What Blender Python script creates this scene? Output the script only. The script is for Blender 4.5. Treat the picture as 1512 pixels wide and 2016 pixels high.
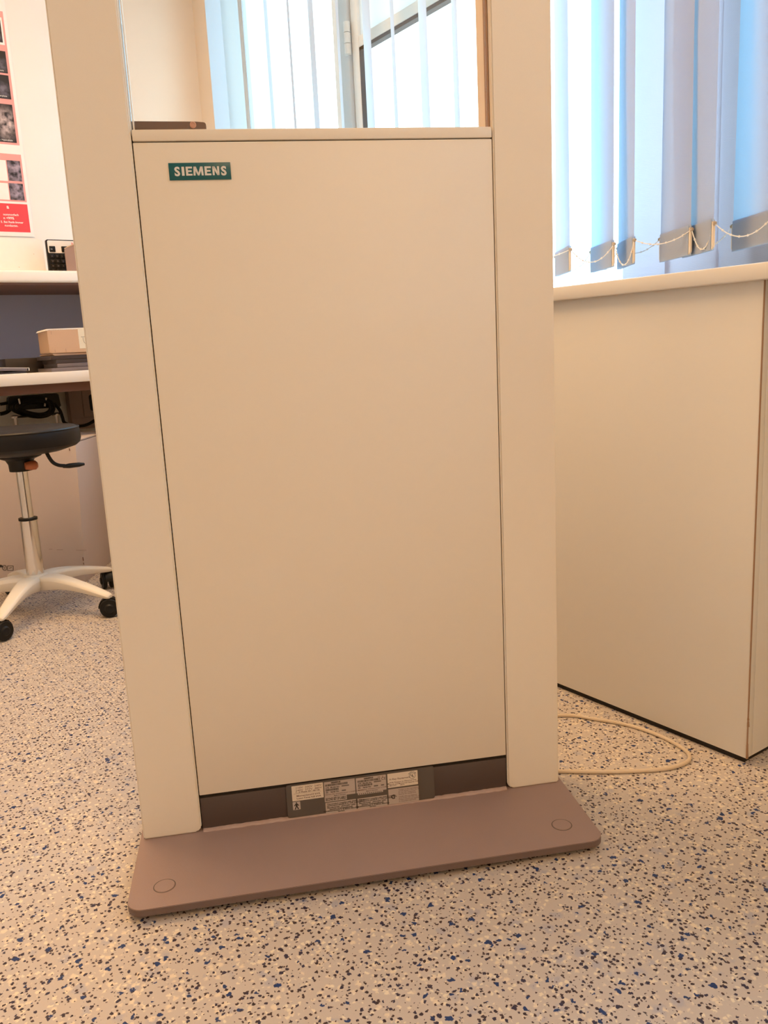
import bpy, bmesh, math, random
from mathutils import Vector, Matrix
random.seed(7)
for o in list(bpy.data.objects): bpy.data.objects.remove(o, do_unlink=True)
SC = bpy.context.scene; COL = SC.collection
PI = math.pi
# ------------------------------------------------------------------ camera
F, YAW, PITCH, ROLL = 1625.2, 0.60291, 0.19522, -0.05109
CAM = Vector((0, 0, 0.72))
fwd = Vector((math.sin(YAW)*math.cos(PITCH), math.cos(YAW)*math.cos(PITCH), -math.sin(PITCH)))
rgt = Vector((math.cos(YAW), -math.sin(YAW), 0)); upv = rgt.cross(fwd)
rr = rgt*math.cos(ROLL) + upv*math.sin(ROLL); uu = -rgt*math.sin(ROLL) + upv*math.cos(ROLL)
cam = bpy.data.cameras.new('camera'); cam.sensor_fit = 'HORIZONTAL'; cam.sensor_width = 36
cam.lens = 36*F/1512; cam.clip_start = 0.02
co = bpy.data.objects.new('camera', cam); COL.objects.link(co)
co.matrix_world = Matrix(((rr.x, uu.x, -fwd.x, CAM.x), (rr.y, uu.y, -fwd.y, CAM.y), (rr.z, uu.z, -fwd.z, CAM.z), (0, 0, 0, 1)))
SC.camera = co
SC.view_settings.view_transform = 'Standard'; SC.view_settings.look = 'None'
SC.view_settings.exposure = 0.0; SC.view_settings.gamma = 1.0; SC.view_settings.use_curve_mapping = False
# ------------------------------------------------------------------ daylight
W = bpy.data.worlds.new('sky'); SC.world = W; W.use_nodes = True
nt = W.node_tree; nt.nodes.clear()
wo = nt.nodes.new('ShaderNodeOutputWorld'); bg = nt.nodes.new('ShaderNodeBackground')
tc = nt.nodes.new('ShaderNodeTexCoord'); sp = nt.nodes.new('ShaderNodeSeparateXYZ'); cr = nt.nodes.new('ShaderNodeValToRGB')
mr = nt.nodes.new('ShaderNodeMapRange'); mr.inputs[1].default_value = -1; mr.inputs[2].default_value = 1
nt.links.new(tc.outputs['Generated'], sp.inputs[0]); nt.links.new(sp.outputs[2], mr.inputs[0]); nt.links.new(mr.outputs[0], cr.inputs[0])
cr.color_ramp.elements[0].position = 0.40; cr.color_ramp.elements[0].color = (0.30, 0.40, 0.47, 1)
cr.color_ramp.elements[1].position = 0.56; cr.color_ramp.elements[1].color = (0.52, 0.78, 1.0, 1)
nt.links.new(cr.outputs[0], bg.inputs[0]); bg.inputs[1].default_value = 8.0
nt.links.new(bg.outputs[0], wo.inputs[0])
# ------------------------------------------------------------------ warm ceiling lamps
def area(name, loc, sx, sy, power, col=(1, 0.60, 0.27), rot=(0, 0, 0)):
    l = bpy.data.lights.new(name, 'AREA'); l.shape = 'RECTANGLE'; l.size = sx; l.size_y = sy; l.energy = power; l.color = col
    o = bpy.data.objects.new(name, l); COL.objects.link(o); o.location = loc; o.rotation_euler = rot; return o
area('ceiling_lamp', (0.4, -1.45, 2.66), 1.2, 1.0, 37)
area('ceiling_lamp', (0.3, 2.1, 2.66), 1.2, 0.6, 48)
area('ceiling_lamp', (-1.5, 1.6, 2.66), 0.6, 1.2, 12)

# ------------------------------------------------------------------ helpers
def ray(x, y): return fwd*F + rr*(x-756) - uu*(y-1008)
def at(x, y, ax, val):
    d = ray(x, y); return CAM + d*((val-CAM[ax])/d[ax])
def atp(x, y, P, N):
    d = ray(x, y); return CAM + d*((Vector(P)-CAM).dot(N)/d.dot(N))

def mat(name, col, rough=0.5, metal=0.0, spec=0.5, bump=0.0, bscale=200, var=0.0, vscale=6, trans=None, coat=0, emit=None):
    m = bpy.data.materials.new(name); m.use_nodes = True; t = m.node_tree; b = t.nodes['Principled BSDF']
    b.inputs['Base Color'].default_value = (*col, 1); b.inputs['Roughness'].default_value = rough
    b.inputs['Metallic'].default_value = metal; b.inputs['Specular IOR Level'].default_value = spec
    b.inputs['Coat Weight'].default_value = coat
    c = t.nodes.new('ShaderNodeTexCoord')
    if var:
        n = t.nodes.new('ShaderNodeTexNoise'); n.inputs['Scale'].default_value = vscale; n.inputs['Detail'].default_value = 4
        t.links.new(c.outputs['Object'], n.inputs['Vector'])
        mx = t.nodes.new('ShaderNodeMix'); mx.data_type = 'RGBA'
        mx.inputs[6].default_value = (*[v*(1-var) for v in col], 1); mx.inputs[7].default_value = (*[min(1, v*(1+var)) for v in col], 1)
        t.links.new(n.outputs[0], mx.inputs[0]); t.links.new(mx.outputs[2], b.inputs['Base Color'])
    if bump:
        n = t.nodes.new('ShaderNodeTexNoise'); n.inputs['Scale'].default_value = bscale; n.inputs['Detail'].default_value = 3
        t.links.new(c.outputs['Object'], n.inputs['Vector'])
        bp = t.nodes.new('ShaderNodeBump'); bp.inputs['Strength'].default_value = bump; bp.inputs['Distance'].default_value = 0.001
        t.links.new(n.outputs[0], bp.inputs['Height']); t.links.new(bp.outputs[0], b.inputs['Normal'])
    return m

M = {}
M['paint'] = mat('cream_powder_coat', (0.80, 0.745, 0.66), 0.42, bump=0.08, bscale=900, spec=0.35)
M['wall'] = mat('cream_wall_paint', (0.86, 0.83, 0.77), 0.8, bump=0.15, bscale=300, var=0.02)
M['ceil'] = mat('ceiling_paint', (0.85, 0.84, 0.8), 0.9)
M['base'] = mat('grey_brown_base_paint', (0.335, 0.24, 0.22), 0.45, bump=0.35, bscale=1400, spec=0.4, var=0.04, vscale=20)
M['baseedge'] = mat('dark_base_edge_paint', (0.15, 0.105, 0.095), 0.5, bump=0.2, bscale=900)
M['kick'] = mat('dark_kick_paint', (0.085, 0.062, 0.057), 0.45, bump=0.1, bscale=900)
M['plate'] = mat('label_plate_paint', (0.11, 0.095, 0.085), 0.4)
M['black'] = mat('black_plastic', (0.009, 0.009, 0.010), 0.45, spec=0.3)
M['gap'] = mat('dark_gap', (0.02, 0.015, 0.012), 0.8)
M['vinyl'] = mat('black_vinyl', (0.008, 0.007, 0.008), 0.42, spec=0.3, bump=0.1, bscale=300)
M['chrome'] = mat('chrome', (0.75, 0.74, 0.73), 0.12, 1.0)
M['lam'] = mat('cream_laminate', (0.80, 0.775, 0.715), 0.38, bump=0.03, bscale=500, spec=0.4)
M['lamtop'] = mat('white_laminate', (0.86, 0.83, 0.77), 0.35)
M['lamedge'] = mat('brown_board_edge', (0.33, 0.20, 0.12), 0.6)
M['backboard'] = mat('grey_blue_backboard', (0.38, 0.38, 0.47), 0.6)
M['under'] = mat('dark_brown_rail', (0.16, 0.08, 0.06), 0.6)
M['kraft'] = mat('kraft_cardboard', (0.62, 0.44, 0.31), 0.8, bump=0.1, bscale=200, var=0.05)
M['whitecard'] = mat('white_cardboard', (0.56, 0.48, 0.45), 0.7, bump=0.1, bscale=100, var=0.04)
M['casedark'] = mat('smoky_plastic_case', (0.075, 0.06, 0.065), 0.3)
M['casegrey'] = mat('grey_plastic_case', (0.17, 0.15, 0.17), 0.35)
M['caseblack'] = mat('black_case', (0.02, 0.014, 0.012), 0.35)
M['white'] = mat('white_plastic', (0.88, 0.85, 0.80), 0.4)
M['starwhite'] = mat('cream_nylon', (0.85, 0.80, 0.70), 0.38)
M['paper'] = mat('white_paper', (0.9, 0.88, 0.84), 0.7, var=0.03, vscale=30)
M['pink'] = mat('pink_print', (0.85, 0.36, 0.33), 0.5)
M['red'] = mat('red_print', (0.80, 0.06, 0.07), 0.5)
M['teal'] = mat('teal_enamel', (0.0, 0.095, 0.11), 0.35)
M['badge'] = mat('badge_lettering', (0.72, 0.70, 0.68), 0.4)
M['sticker'] = mat('silver_sticker', (0.52, 0.45, 0.41), 0.4, var=0.03, vscale=60)
M['stickerw'] = mat('white_sticker', (0.76, 0.68, 0.58), 0.45)
M['ink'] = mat('black_ink', (0.025, 0.02, 0.02), 0.6)
M['inkbrown'] = mat('faded_brown_ink', (0.12, 0.055, 0.04), 0.6)
M['cable'] = mat('beige_cable', (0.66, 0.55, 0.42), 0.45)
M['weld'] = mat('weld_bead', (0.42, 0.31, 0.28), 0.6, bump=0.8, bscale=250, var=0.15, vscale=120)
M['frame'] = mat('white_window_paint', (0.84, 0.86, 0.86), 0.45)
M['framegrey'] = mat('grey_window_paint', (0.66, 0.70, 0.73), 0.5)
M['gasket'] = mat('dark_blue_grey_gasket', (0.03, 0.045, 0.07), 0.5)
M['fan'] = mat('pale_infill_panel', (0.6, 0.66, 0.68), 0.5)
M['orange'] = mat('brown_orange_knob', (0.42, 0.13, 0.05), 0.4)
M['bead'] = mat('white_bead', (0.9, 0.88, 0.82), 0.4)
M['weight'] = mat('cream_weight_plastic', (0.85, 0.72, 0.55), 0.5)
M['pin'] = mat('pale_steel', (0.6, 0.55, 0.5), 0.3, 0.8)
M['taupe'] = mat('taupe_plastic', (0.33, 0.23, 0.20), 0.45)
M['clamp'] = mat('dark_taupe_metal', (0.19, 0.15, 0.15), 0.4)
M['rose'] = mat('rose_screw', (0.72, 0.50, 0.46), 0.4)
M['tape'] = mat('pale_tape', (0.80, 0.78, 0.66), 0.4)

def glass_mat(name, tint, refl=0.06):
    m = bpy.data.materials.new(name); m.use_nodes = True; t = m.node_tree; t.nodes.clear()
    o = t.nodes.new('ShaderNodeOutputMaterial'); a = t.nodes.new('ShaderNodeBsdfTransparent'); g = t.nodes.new('ShaderNodeBsdfGlossy')
    mx = t.nodes.new('ShaderNodeMixShader'); fr = t.nodes.new('ShaderNodeFresnel')
    ge = t.nodes.new('ShaderNodeNewGeometry'); io = t.nodes.new('ShaderNodeMapRange'); io.inputs[3].default_value = 1.5; io.inputs[4].default_value = 1/1.5
    t.links.new(ge.outputs['Backfacing'], io.inputs[0]); t.links.new(io.outputs[0], fr.inputs[0])
    a.inputs[0].default_value = (*tint, 1); g.inputs['Roughness'].default_value = 0.01
    t.links.new(fr.outputs[0], mx.inputs[0]); t.links.new(a.outputs[0], mx.inputs[1]); t.links.new(g.outputs[0], mx.inputs[2]); t.links.new(mx.outputs[0], o.inputs[0])
    return m
M['glass'] = glass_mat('window_glass', (0.93, 0.97, 0.97))
M['leadglass'] = glass_mat('lead_glass', (0.94, 0.88, 0.81))

def vane_mat():
    m = bpy.data.materials.new('vane_fabric'); m.use_nodes = True; t = m.node_tree; t.nodes.clear()
    o = t.nodes.new('ShaderNodeOutputMaterial'); d = t.nodes.new('ShaderNodeBsdfDiffuse'); tr = t.nodes.new('ShaderNodeBsdfTranslucent')
    mx = t.nodes.new('ShaderNodeMixShader'); mx.inputs[0].default_value = 0.5
    c = t.nodes.new('ShaderNodeTexCoord'); w = t.nodes.new('ShaderNodeTexWave'); w.bands_direction = 'Z'; w.inputs['Scale'].default_value = 160
    w.inputs['Distortion'].default_value = 1.5; w.inputs['Detail Scale'].default_value = 3
    bp = t.nodes.new('ShaderNodeBump'); bp.inputs['Strength'].default_value = 0.25; bp.inputs['Distance'].default_value = 0.001
    t.links.new(c.outputs['Object'], w.inputs[0]); t.links.new(w.outputs[1], bp.inputs['Height']); t.links.new(bp.outputs[0], d.inputs['Normal'])
    d.inputs[0].default_value = (0.74, 0.74, 0.78, 1); tr.inputs[0].default_value = (0.38, 0.66, 0.88, 1)
    t.links.new(d.outputs[0], mx.inputs[1]); t.links.new(tr.outputs[0], mx.inputs[2]); t.links.new(mx.outputs[0], o.inputs[0])
    return m
M['vane'] = vane_mat()
M['lined'] = vane_mat(); M['lined'].name = 'lined_vane_fabric'
for n_ in M['lined'].node_tree.nodes:
    if n_.type == 'BSDF_TRANSLUCENT': n_.inputs[0].default_value = (0.50, 0.42, 0.47, 1)
M['fan'] = vane_mat(); M['fan'].name = 'frosted_panel'
for n_ in M['fan'].node_tree.nodes:
    if n_.type == 'BSDF_TRANSLUCENT': n_.inputs[0].default_value = (0.85, 0.9, 0.9, 1)
    if n_.type == 'BUMP': n_.inputs['Strength'].default_value = 0

def floor_mat():
    m = bpy.data.materials.new('speckled_vinyl'); m.use_nodes = True; t = m.node_tree; b = t.nodes['Principled BSDF']
    N = t.nodes.new; L = t.links.new
    c = N('ShaderNodeTexCoord')
    def distort(scale, amt):
        n = N('ShaderNodeTexNoise'); n.inputs['Scale'].default_value = scale; n.inputs['Detail'].default_value = 2
        L(c.outputs['Object'], n.inputs['Vector'])
        s = N('ShaderNodeVectorMath'); s.operation = 'SUBTRACT'; L(n.outputs['Color'], s.inputs[0]); s.inputs[1].default_value = (.5, .5, .5)
        k = N('ShaderNodeVectorMath'); k.operation = 'SCALE'; L(s.outputs[0], k.inputs[0]); k.inputs['Scale'].default_value = amt
        a = N('ShaderNodeVectorMath'); a.operation = 'ADD'; L(c.outputs['Object'], a.inputs[0]); L(k.outputs[0], a.inputs[1]); return a.outputs[0]
    def flecks(vec, scale, off, lo, hi, soft=0.04):
        # radius = map(random cell value, lo..hi); negative radius leaves the cell empty
        ad = N('ShaderNodeVectorMath'); ad.operation = 'ADD'; L(vec, ad.inputs[0]); ad.inputs[1].default_value = (off, off*1.7, 0)
        v = N('ShaderNodeTexVoronoi'); v.voronoi_dimensions = '2D'; v.inputs['Scale'].default_value = scale; L(ad.outputs[0], v.inputs['Vector'])
        s = N('ShaderNodeSeparateColor'); L(v.outputs['Color'], s.inputs[0])
        r = N('ShaderNodeMapRange'); r.inputs[3].default_value = lo; r.inputs[4].default_value = hi; r.clamp = False; L(s.outputs[0], r.inputs[0])
        d = N('ShaderNodeMath'); d.operation = 'SUBTRACT'; L(r.outputs[0], d.inputs[0]); L(v.outputs['Distance'], d.inputs[1])
        q = N('ShaderNodeMapRange'); q.inputs[1].default_value = 0; q.inputs[2].default_value = soft; L(d.outputs[0], q.inputs[0]); return q.outputs[0]
    def mix(f, a, col):
        mx = N('ShaderNodeMix'); mx.data_type = 'RGBA'; L(f, mx.inputs[0])
        if isinstance(a, tuple): mx.inputs[6].default_value = (*a, 1)
        else: L(a, mx.inputs[6])
        mx.inputs[7].default_value = (*col, 1); return mx.outputs[2]
    d1 = distort(350, 0.005); d2 = distort(160, 0.012); d3 = distort(220, 0.008)
    col = mix(flecks(d2, 38, 9.1, -0.5, 0.42, 0.2), (0.56, 0.50, 0.455), (0.45, 0.43, 0.46))
    col = mix(flecks(d3, 95, 3.3, -0.45, 0.5, 0.25), col, (0.76, 0.66, 0.52))
    col = mix(flecks(d3, 140, 5.3, -0.6, 0.5, 0.2), col, (0.78, 0.70, 0.56))
    col = mix(flecks(d1, 135, 1.3, -0.32, 0.34, 0.05), col, (0.035, 0.022, 0.035))
    col = mix(flecks(d1, 112, 7.7, -0.55, 0.34, 0.05), col, (0.03, 0.025, 0.06))
    col = mix(flecks(d1, 170, 4.7, -0.55, 0.36, 0.05), col, (0.06, 0.035, 0.04))
    col = mix(flecks(d2, 80, 2.9, -1.45, 0.35, 0.05), col, (0.012, 0.04, 0.15))
    L(col, b.inputs['Base Color']); b.inputs['Roughness'].default_value = 0.42; b.inputs['Specular IOR Level'].default_value = 0.35
    n = N('ShaderNodeTexNoise'); n.inputs['Scale'].default_value = 400; L(c.outputs['Object'], n.inputs['Vector'])
    bp = N('ShaderNodeBump'); bp.inputs['Strength'].default_value = 0.12; bp.inputs['Distance'].default_value = 0.001
    L(n.outputs[0], bp.inputs['Height']); L(bp.outputs[0], b.inputs['Normal'])
    return m
M['floor'] = floor_mat()

def radio_mat(name, cx, cz, rad, tint):
    m = bpy.data.materials.new(name); m.use_nodes = True; t = m.node_tree; b = t.nodes['Principled BSDF']; N = t.nodes.new; L = t.links.new
    c = N('ShaderNodeTexCoord'); mp = N('ShaderNodeVectorMath'); mp.operation = 'SUBTRACT'; mp.inputs[1].default_value = (cx, 0.5, cz); L(c.outputs['Generated'], mp.inputs[0])
    ln = N('ShaderNodeVectorMath'); ln.operation = 'LENGTH'; sc = N('ShaderNodeVectorMath'); sc.operation = 'MULTIPLY'; sc.inputs[1].default_value = (1, 0, 0.8)
    L(mp.outputs[0], sc.inputs[0]); L(sc.outputs[0], ln.inputs[0])
    r = N('ShaderNodeMapRange'); r.inputs[1].default_value = 0; r.inputs[2].default_value = rad; r.inputs[3].default_value = 1; r.inputs[4].default_value = 0; L(ln.outputs['Value'], r.inputs[0])
    n = N('ShaderNodeTexNoise'); n.inputs['Scale'].default_value = 45; n.inputs['Detail'].default_value = 5; L(c.outputs['Object'], n.inputs['Vector'])
    nr = N('ShaderNodeMapRange'); nr.inputs[1].default_value = 0.36; nr.inputs[2].default_value = 0.66; L(n.outputs[0], nr.inputs[0]); n = nr
    mu = N('ShaderNodeMath'); mu.operation = 'MULTIPLY'; L(r.outputs[0], mu.inputs[0]); L(n.outputs[0], mu.inputs[1])
    cr_ = N('ShaderNodeValToRGB'); cr_.color_ramp.elements[0].color = (0.012, 0.008, 0.01, 1); cr_.color_ramp.elements[1].position = 0.75; cr_.color_ramp.elements[1].color = (*tint, 1)
    L(mu.outputs[0], cr_.inputs[0]); L(cr_.outputs[0], b.inputs['Base Color']); b.inputs['Roughness'].default_value = 0.4; return m
M['radioa'] = radio_mat('radiograph_dark', 0.75, 0.35, 0.35, (0.16, 0.15, 0.2))
M['radiob'] = radio_mat('radiograph_breast', 0.74, 0.5, 0.42, (0.7, 0.56, 0.54))
M['radioc'] = radio_mat('radiograph_cloud', 0.6, 0.5, 1.1, (0.42, 0.34, 0.42))

# --- mesh building
class B:
    def __init__(s): s.bm = bmesh.new(); s.mats = []
    def mi(s, m):
        if m not in s.mats: s.mats.append(m)
        return s.mats.index(m)
    def absorb(s, tmp, m):
        me = bpy.data.meshes.new('t'); tmp.to_mesh(me); tmp.free(); k = s.mi(m)
        n0 = len(s.bm.faces); s.bm.from_mesh(me); bpy.data.meshes.remove(me); s.bm.faces.ensure_lookup_table()
        for f in s.bm.faces[n0:]: f.material_index = k
    def box(s, a, b, m, bev=0, seg=2, mtx=None):
        t = bmesh.new(); bmesh.ops.create_cube(t, size=1)
        a = Vector(a); b = Vector(b); c = (a+b)/2; d = b-a
        for v in t.verts: v.co = Vector((v.co.x*abs(d.x), v.co.y*abs(d.y), v.co.z*abs(d.z))) + c
        if bev: bmesh.ops.bevel(t, geom=t.edges[:], offset=bev, segments=seg, profile=0.5, affect='EDGES', clamp_overlap=True)
        if mtx: bmesh.ops.transform(t, matrix=mtx, verts=t.verts)
        s.absorb(t, m); return s
    def prism(s, pts, ax, lo, hi, m, bev=0, mtx=None, seg=2):
        # pts: 2D outline in the two other axes; extruded along ax
        t = bmesh.new()
        def P(u, v, w): return {0: (w, u, v), 1: (u, w, v), 2: (u, v, w)}[ax]
        vs = [t.verts.new(P(u, v, lo)) for u, v in pts]; f = t.faces.new(vs)
        r = bmesh.ops.extrude_face_region(t, geom=[f]); ev = [g for g in r['geom'] if isinstance(g, bmesh.types.BMVert)]
        d = [0, 0, 0]; d[ax] = hi-lo; bmesh.ops.translate(t, vec=d, verts=ev)
        bmesh.ops.recalc_face_normals(t, faces=t.faces)
        if bev: bmesh.ops.bevel(t, geom=[e for e in t.edges if e.is_manifold and e.calc_face_angle(0) > 0.6], offset=bev, segments=seg, affect='EDGES', clamp_overlap=True)
        if mtx: bmesh.ops.transform(t, matrix=mtx, verts=t.verts)
        s.absorb(t, m); return s
    def lathe(s, prof, m, loc=(0, 0, 0), n=40, mtx=None):
        t = bmesh.new(); rings = []
        for r, z in prof:
            if r < 1e-6: rings.append([t.verts.new((0, 0, z))])
            else: rings.append([t.verts.new((r*math.cos(2*PI*i/n), r*math.sin(2*PI*i/n), z)) for i in range(n)])
        for A, C in zip(rings, rings[1:]):
            for i in range(n):
                j = (i+1) % n
                if len(A) == 1 and len(C) == 1: continue
                if len(A) == 1: t.faces.new((A[0], C[i], C[j]))
                elif len(C) == 1: t.faces.new((A[i], A[j], C[0]))
                else: t.faces.new((A[i], A[j], C[j], C[i]))
        bmesh.ops.recalc_face_normals(t, faces=t.faces)
        M4 = Matrix.Translation(loc) @ (mtx or Matrix.Identity(4))
        bmesh.ops.transform(t, matrix=M4, verts=t.verts); s.absorb(t, m); return s
    def tube(s, pts, r, m, n=10, smooth=0, closed=False):
        pts = [Vector(p) for p in pts]
        if smooth:
            out = []; k = len(pts)
            for i in range(k if closed else k-1):
                p0 = pts[(i-1) % k] if (closed or i) else pts[0]; p1 = pts[i]; p2 = pts[(i+1) % k]
                p3 = pts[(i+2) % k] if (closed or i+2 < k) else pts[-1]
                for j in range(smooth):
                    u = j/smooth
                    out.append(0.5*((2*p1)+(p2-p0)*u+(2*p0-5*p1+4*p2-p3)*u*u+(3*p1-p0-3*p2+p3)*u**3))
            if not closed: out.append(pts[-1])
            pts = out
        t = bmesh.new(); rings = []; k = len(pts); ref = Vector((0, 0, 1)); nrm = None
        for i, p in enumerate(pts):
            a = pts[(i-1) % k] if (closed or i) else p; b = pts[(i+1) % k] if (closed or i < k-1) else p
            d = (b-a).normalized()
            if nrm is None:
                nrm = d.cross(ref)
                if nrm.length < 1e-3: nrm = d.cross(Vector((1, 0, 0)))
            nrm = (nrm - d*nrm.dot(d)).normalized(); bn = d.cross(nrm)
            rad = r(i/(k-1)) if callable(r) else r
            rings.append([t.verts.new(p + nrm*(rad*math.cos(2*PI*j/n)) + bn*(rad*math.sin(2*PI*j/n))) for j in range(n)])
        for i in range(k if closed else k-1):
            A = rings[i]; C = rings[(i+1) % k]
            for j in range(n): t.faces.new((A[j], A[(j+1) % n], C[(j+1) % n], C[j]))
        if not closed: t.faces.new(rings[0][::-1]); t.faces.new(rings[-1])
        bmesh.ops.recalc_face_normals(t, faces=t.faces); s.absorb(t, m); return s
    def quad(s, P, m):
        t = bmesh.new(); t.faces.new([t.verts.new(p) for p in P]); s.absorb(t, m); return s
    def text(s, txt, size, m, mtx, align='LEFT', bold=0.0, sx=1.0, thick=0.0, space=1.0):
        c = bpy.data.curves.new('t', 'FONT'); c.body = txt; c.size = size; c.align_x = align; c.offset = bold; c.resolution_u = 3; c.extrude = thick; c.space_character = space
        o = bpy.data.objects.new('t', c); COL.objects.link(o)
        dg = bpy.context.evaluated_depsgraph_get(); me = bpy.data.meshes.new_from_object(o.evaluated_get(dg))
        t = bmesh.new(); t.from_mesh(me); bpy.data.objects.remove(o); bpy.data.curves.remove(c); bpy.data.meshes.remove(me)
        bmesh.ops.transform(t, matrix=mtx @ Matrix.Diagonal((sx, 1, 1, 1)), verts=t.verts); s.absorb(t, m); return s
    def build(s, name, parent=None, smooth=True, loc=None, rot=None):
        me = bpy.data.meshes.new(name); s.bm.to_mesh(me); s.bm.free()
        for m in s.mats: me.materials.append(m)
        o = bpy.data.objects.new(name, me); COL.objects.link(o)
        if smooth:
            me.polygons.foreach_set('use_smooth', [True]*len(me.polygons))
            try: me.set_sharp_from_angle(angle=math.radians(35))
            except Exception: pass
        if parent: o.parent = parent
        if loc: o.location = loc
        if rot: o.rotation_euler = rot
        return o
def thing(name, label, cat, loc=(0, 0, 0), rz=0, group=None):
    o = bpy.data.objects.new(name, None); COL.objects.link(o); o.location = loc; o.rotation_euler = (0, 0, rz); o.empty_display_size = 0.05
    o['label'] = label; o['category'] = cat
    if group: o['group'] = group
    return o
def tag(o, label, cat, group=None):
    o['label'] = label; o['category'] = cat
    if group: o['group'] = group
    return o
def struct(o): o['kind'] = 'structure'; return o
def rrect(x0, z0, x1, z1, r, n=5):
    P = []
    for cx, cz, a in ((x1-r, z1-r, 0), (x0+r, z1-r, PI/2), (x0+r, z0+r, PI), (x1-r, z0+r, 1.5*PI)):
        for i in range(n+1): P.append((cx+r*math.cos(a+i*PI/2/n), cz+r*math.sin(a+i*PI/2/n)))
    return P
# face matrix: text plane in local x (right), z (up), facing -y
def face(x, y, z): return Matrix.Translation((x, y, z)) @ Matrix.Rotation(PI/2, 4, 'X')

# ------------------------------------------------------------------ room shell
XB, YA, X0, Y0, HC = 1.62, 3.6, -2.6, -2.2, 2.7
struct(B().box((X0-.1, Y0-.1, -.1), (XB+.3, YA+.1, 0), M['floor']).build('floor'))
struct(B().box((X0-.1, Y0-.1, HC), (XB+.3, YA+.1, HC+.1), M['ceil']).build('ceiling'))
struct(B().box((X0, YA, 0), (XB+.3, YA+.1, HC), M['wall']).build('wall_back'))
struct(B().box((X0-.1, Y0-.1, 0), (X0, YA+.1, HC), M['wall']).build('wall_left'))
struct(B().box((X0, Y0-.1, 0), (XB+.3, Y0, HC), M['wall']).build('wall_front'))
W1 = (1.0, 3.40); W2 = (-0.6, 0.93); ZS, ZH = 0.745, 2.42
wl = B(); T = .3
wl.box((XB, Y0, 0), (XB+T, YA, ZS), M['wall']); wl.box((XB, Y0, ZH), (XB+T, YA, HC), M['wall'])
for a, b in ((Y0, W2[0]), (W2[1], W1[0]), (W1[1], YA)): wl.box((XB, a, ZS), (XB+T, b, ZH), M['wall'])
struct(wl.build('wall_right'))
struct(B().box((X0, YA-.012, 0), (XB, YA, .07), M['lamtop'], .003).build('baseboard_back'))

def window(idx, y0, y1, mull):
    root = bpy.data.objects.new('window_%d' % idx, None); COL.objects.link(root); root.location = (1.70, y0, ZS); struct(root)
    O = Vector((1.70, y0, ZS)); H = ZH-ZS; Wd = y1-y0
    f = B(); f.box((0, 0, 0), (.06, Wd, .05), M['frame'], .004); f.box((0, 0, H-.05), (.06, Wd, H), M['frame'], .004)
    f.box((0, 0, .05), (.06, .045, H-.05), M['frame'], .004); f.box((0, Wd-.045, .05), (.06, Wd, H-.05), M['frame'], .004)
    f.build('frame', root)
    ys = [0.045] + [m-y0 for m in mull] + [Wd-.045]
    for m in mull:
        B().box((-.008, m-y0-.03, .05), (.05, m-y0+.03, H-.05), M['framegrey'], .004).build('mullion', root)
        for zz in (.25, .955, 1.45):
            h = B()
            for k in range(3): h.lathe([(0, 0), (.011, 0), (.011, .032), (0, .032)], M['frame'], (-.012, m-y0-.034, zz+k*.034), 14)
            h.build('hinge', root)
    return root, ys, H
r1, ys, H1 = window(1, W1[0], W1[1], [2.56])
O1 = Vector((1.70, W1[0], ZS))
def sash(root, O, y0, y1, H, ztr=None, gk='gasket'):
    # opening leaf: light stiles, dark gasket round the pane, optional transom with infill above
    s = B(); e = .04; x0, x1 = .004, .045
    s.box((x0, y0, .052), (x1, y0+e, H-.052), M['frame'], .003); s.box((x0, y1-e, .052), (x1, y1, H-.052), M['frame'], .003)
    s.box((x0, y0+e, .052), (x1, y1-e, .10), M['frame'], .003); s.box((x0, y0+e, H-.10), (x1, y1-e, H-.052), M['frame'], .003)
    zt = H-.10
    if ztr: s.box((x0, y0+e, ztr), (x1, y1-e, ztr+.035), M['frame'], .003); zt = ztr
    s.build('sash', root)
    g = B(); w = .012
    g.box((.01, y0+e, .10), (.03, y0+e+w*.5, zt), M[gk]); g.box((.006, y1-e-.028, .10), (.03, y1-e, zt), M[gk])
    g.box((.006, y0+e, zt-.011), (.03, y1-e, zt), M[gk]); g.box((.01, y0+e, .10), (.03, y1-e, .112), M[gk])
    g.build('gasket', root)
    B().box((.018, y0+e, .10), (.024, y1-e, zt), M['glass']).build('pane', root)
    if ztr:
        ym = (y0+y1)/2
        B().box((.014, y0+e, ztr+.035), (.030, y1-e, ztr+.155), M['fan']).build('infill_panel', root)
        B().box((.018, y0+e, ztr+.158), (.024, y1-e, H-.10), M['glass']).build('pane', root)
        B().box((.012, y0+e, ztr+.1545), (.034, y1-e, ztr+.1595), M['gasket']).build('glazing_bar', root)
sash(r1, O1, 2.60-W1[0], W1[1]-W1[0]-.045, H1, None, 'frame')
sash(r1, O1, .048, 2.525-W1[0], H1, 1.712-ZS)
r2, ys2, H2 = window(2, W2[0], W2[1], [])
sash(r2, None, .048, W2[1]-W2[0]-.048, H2, None, 'frame')

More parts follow.
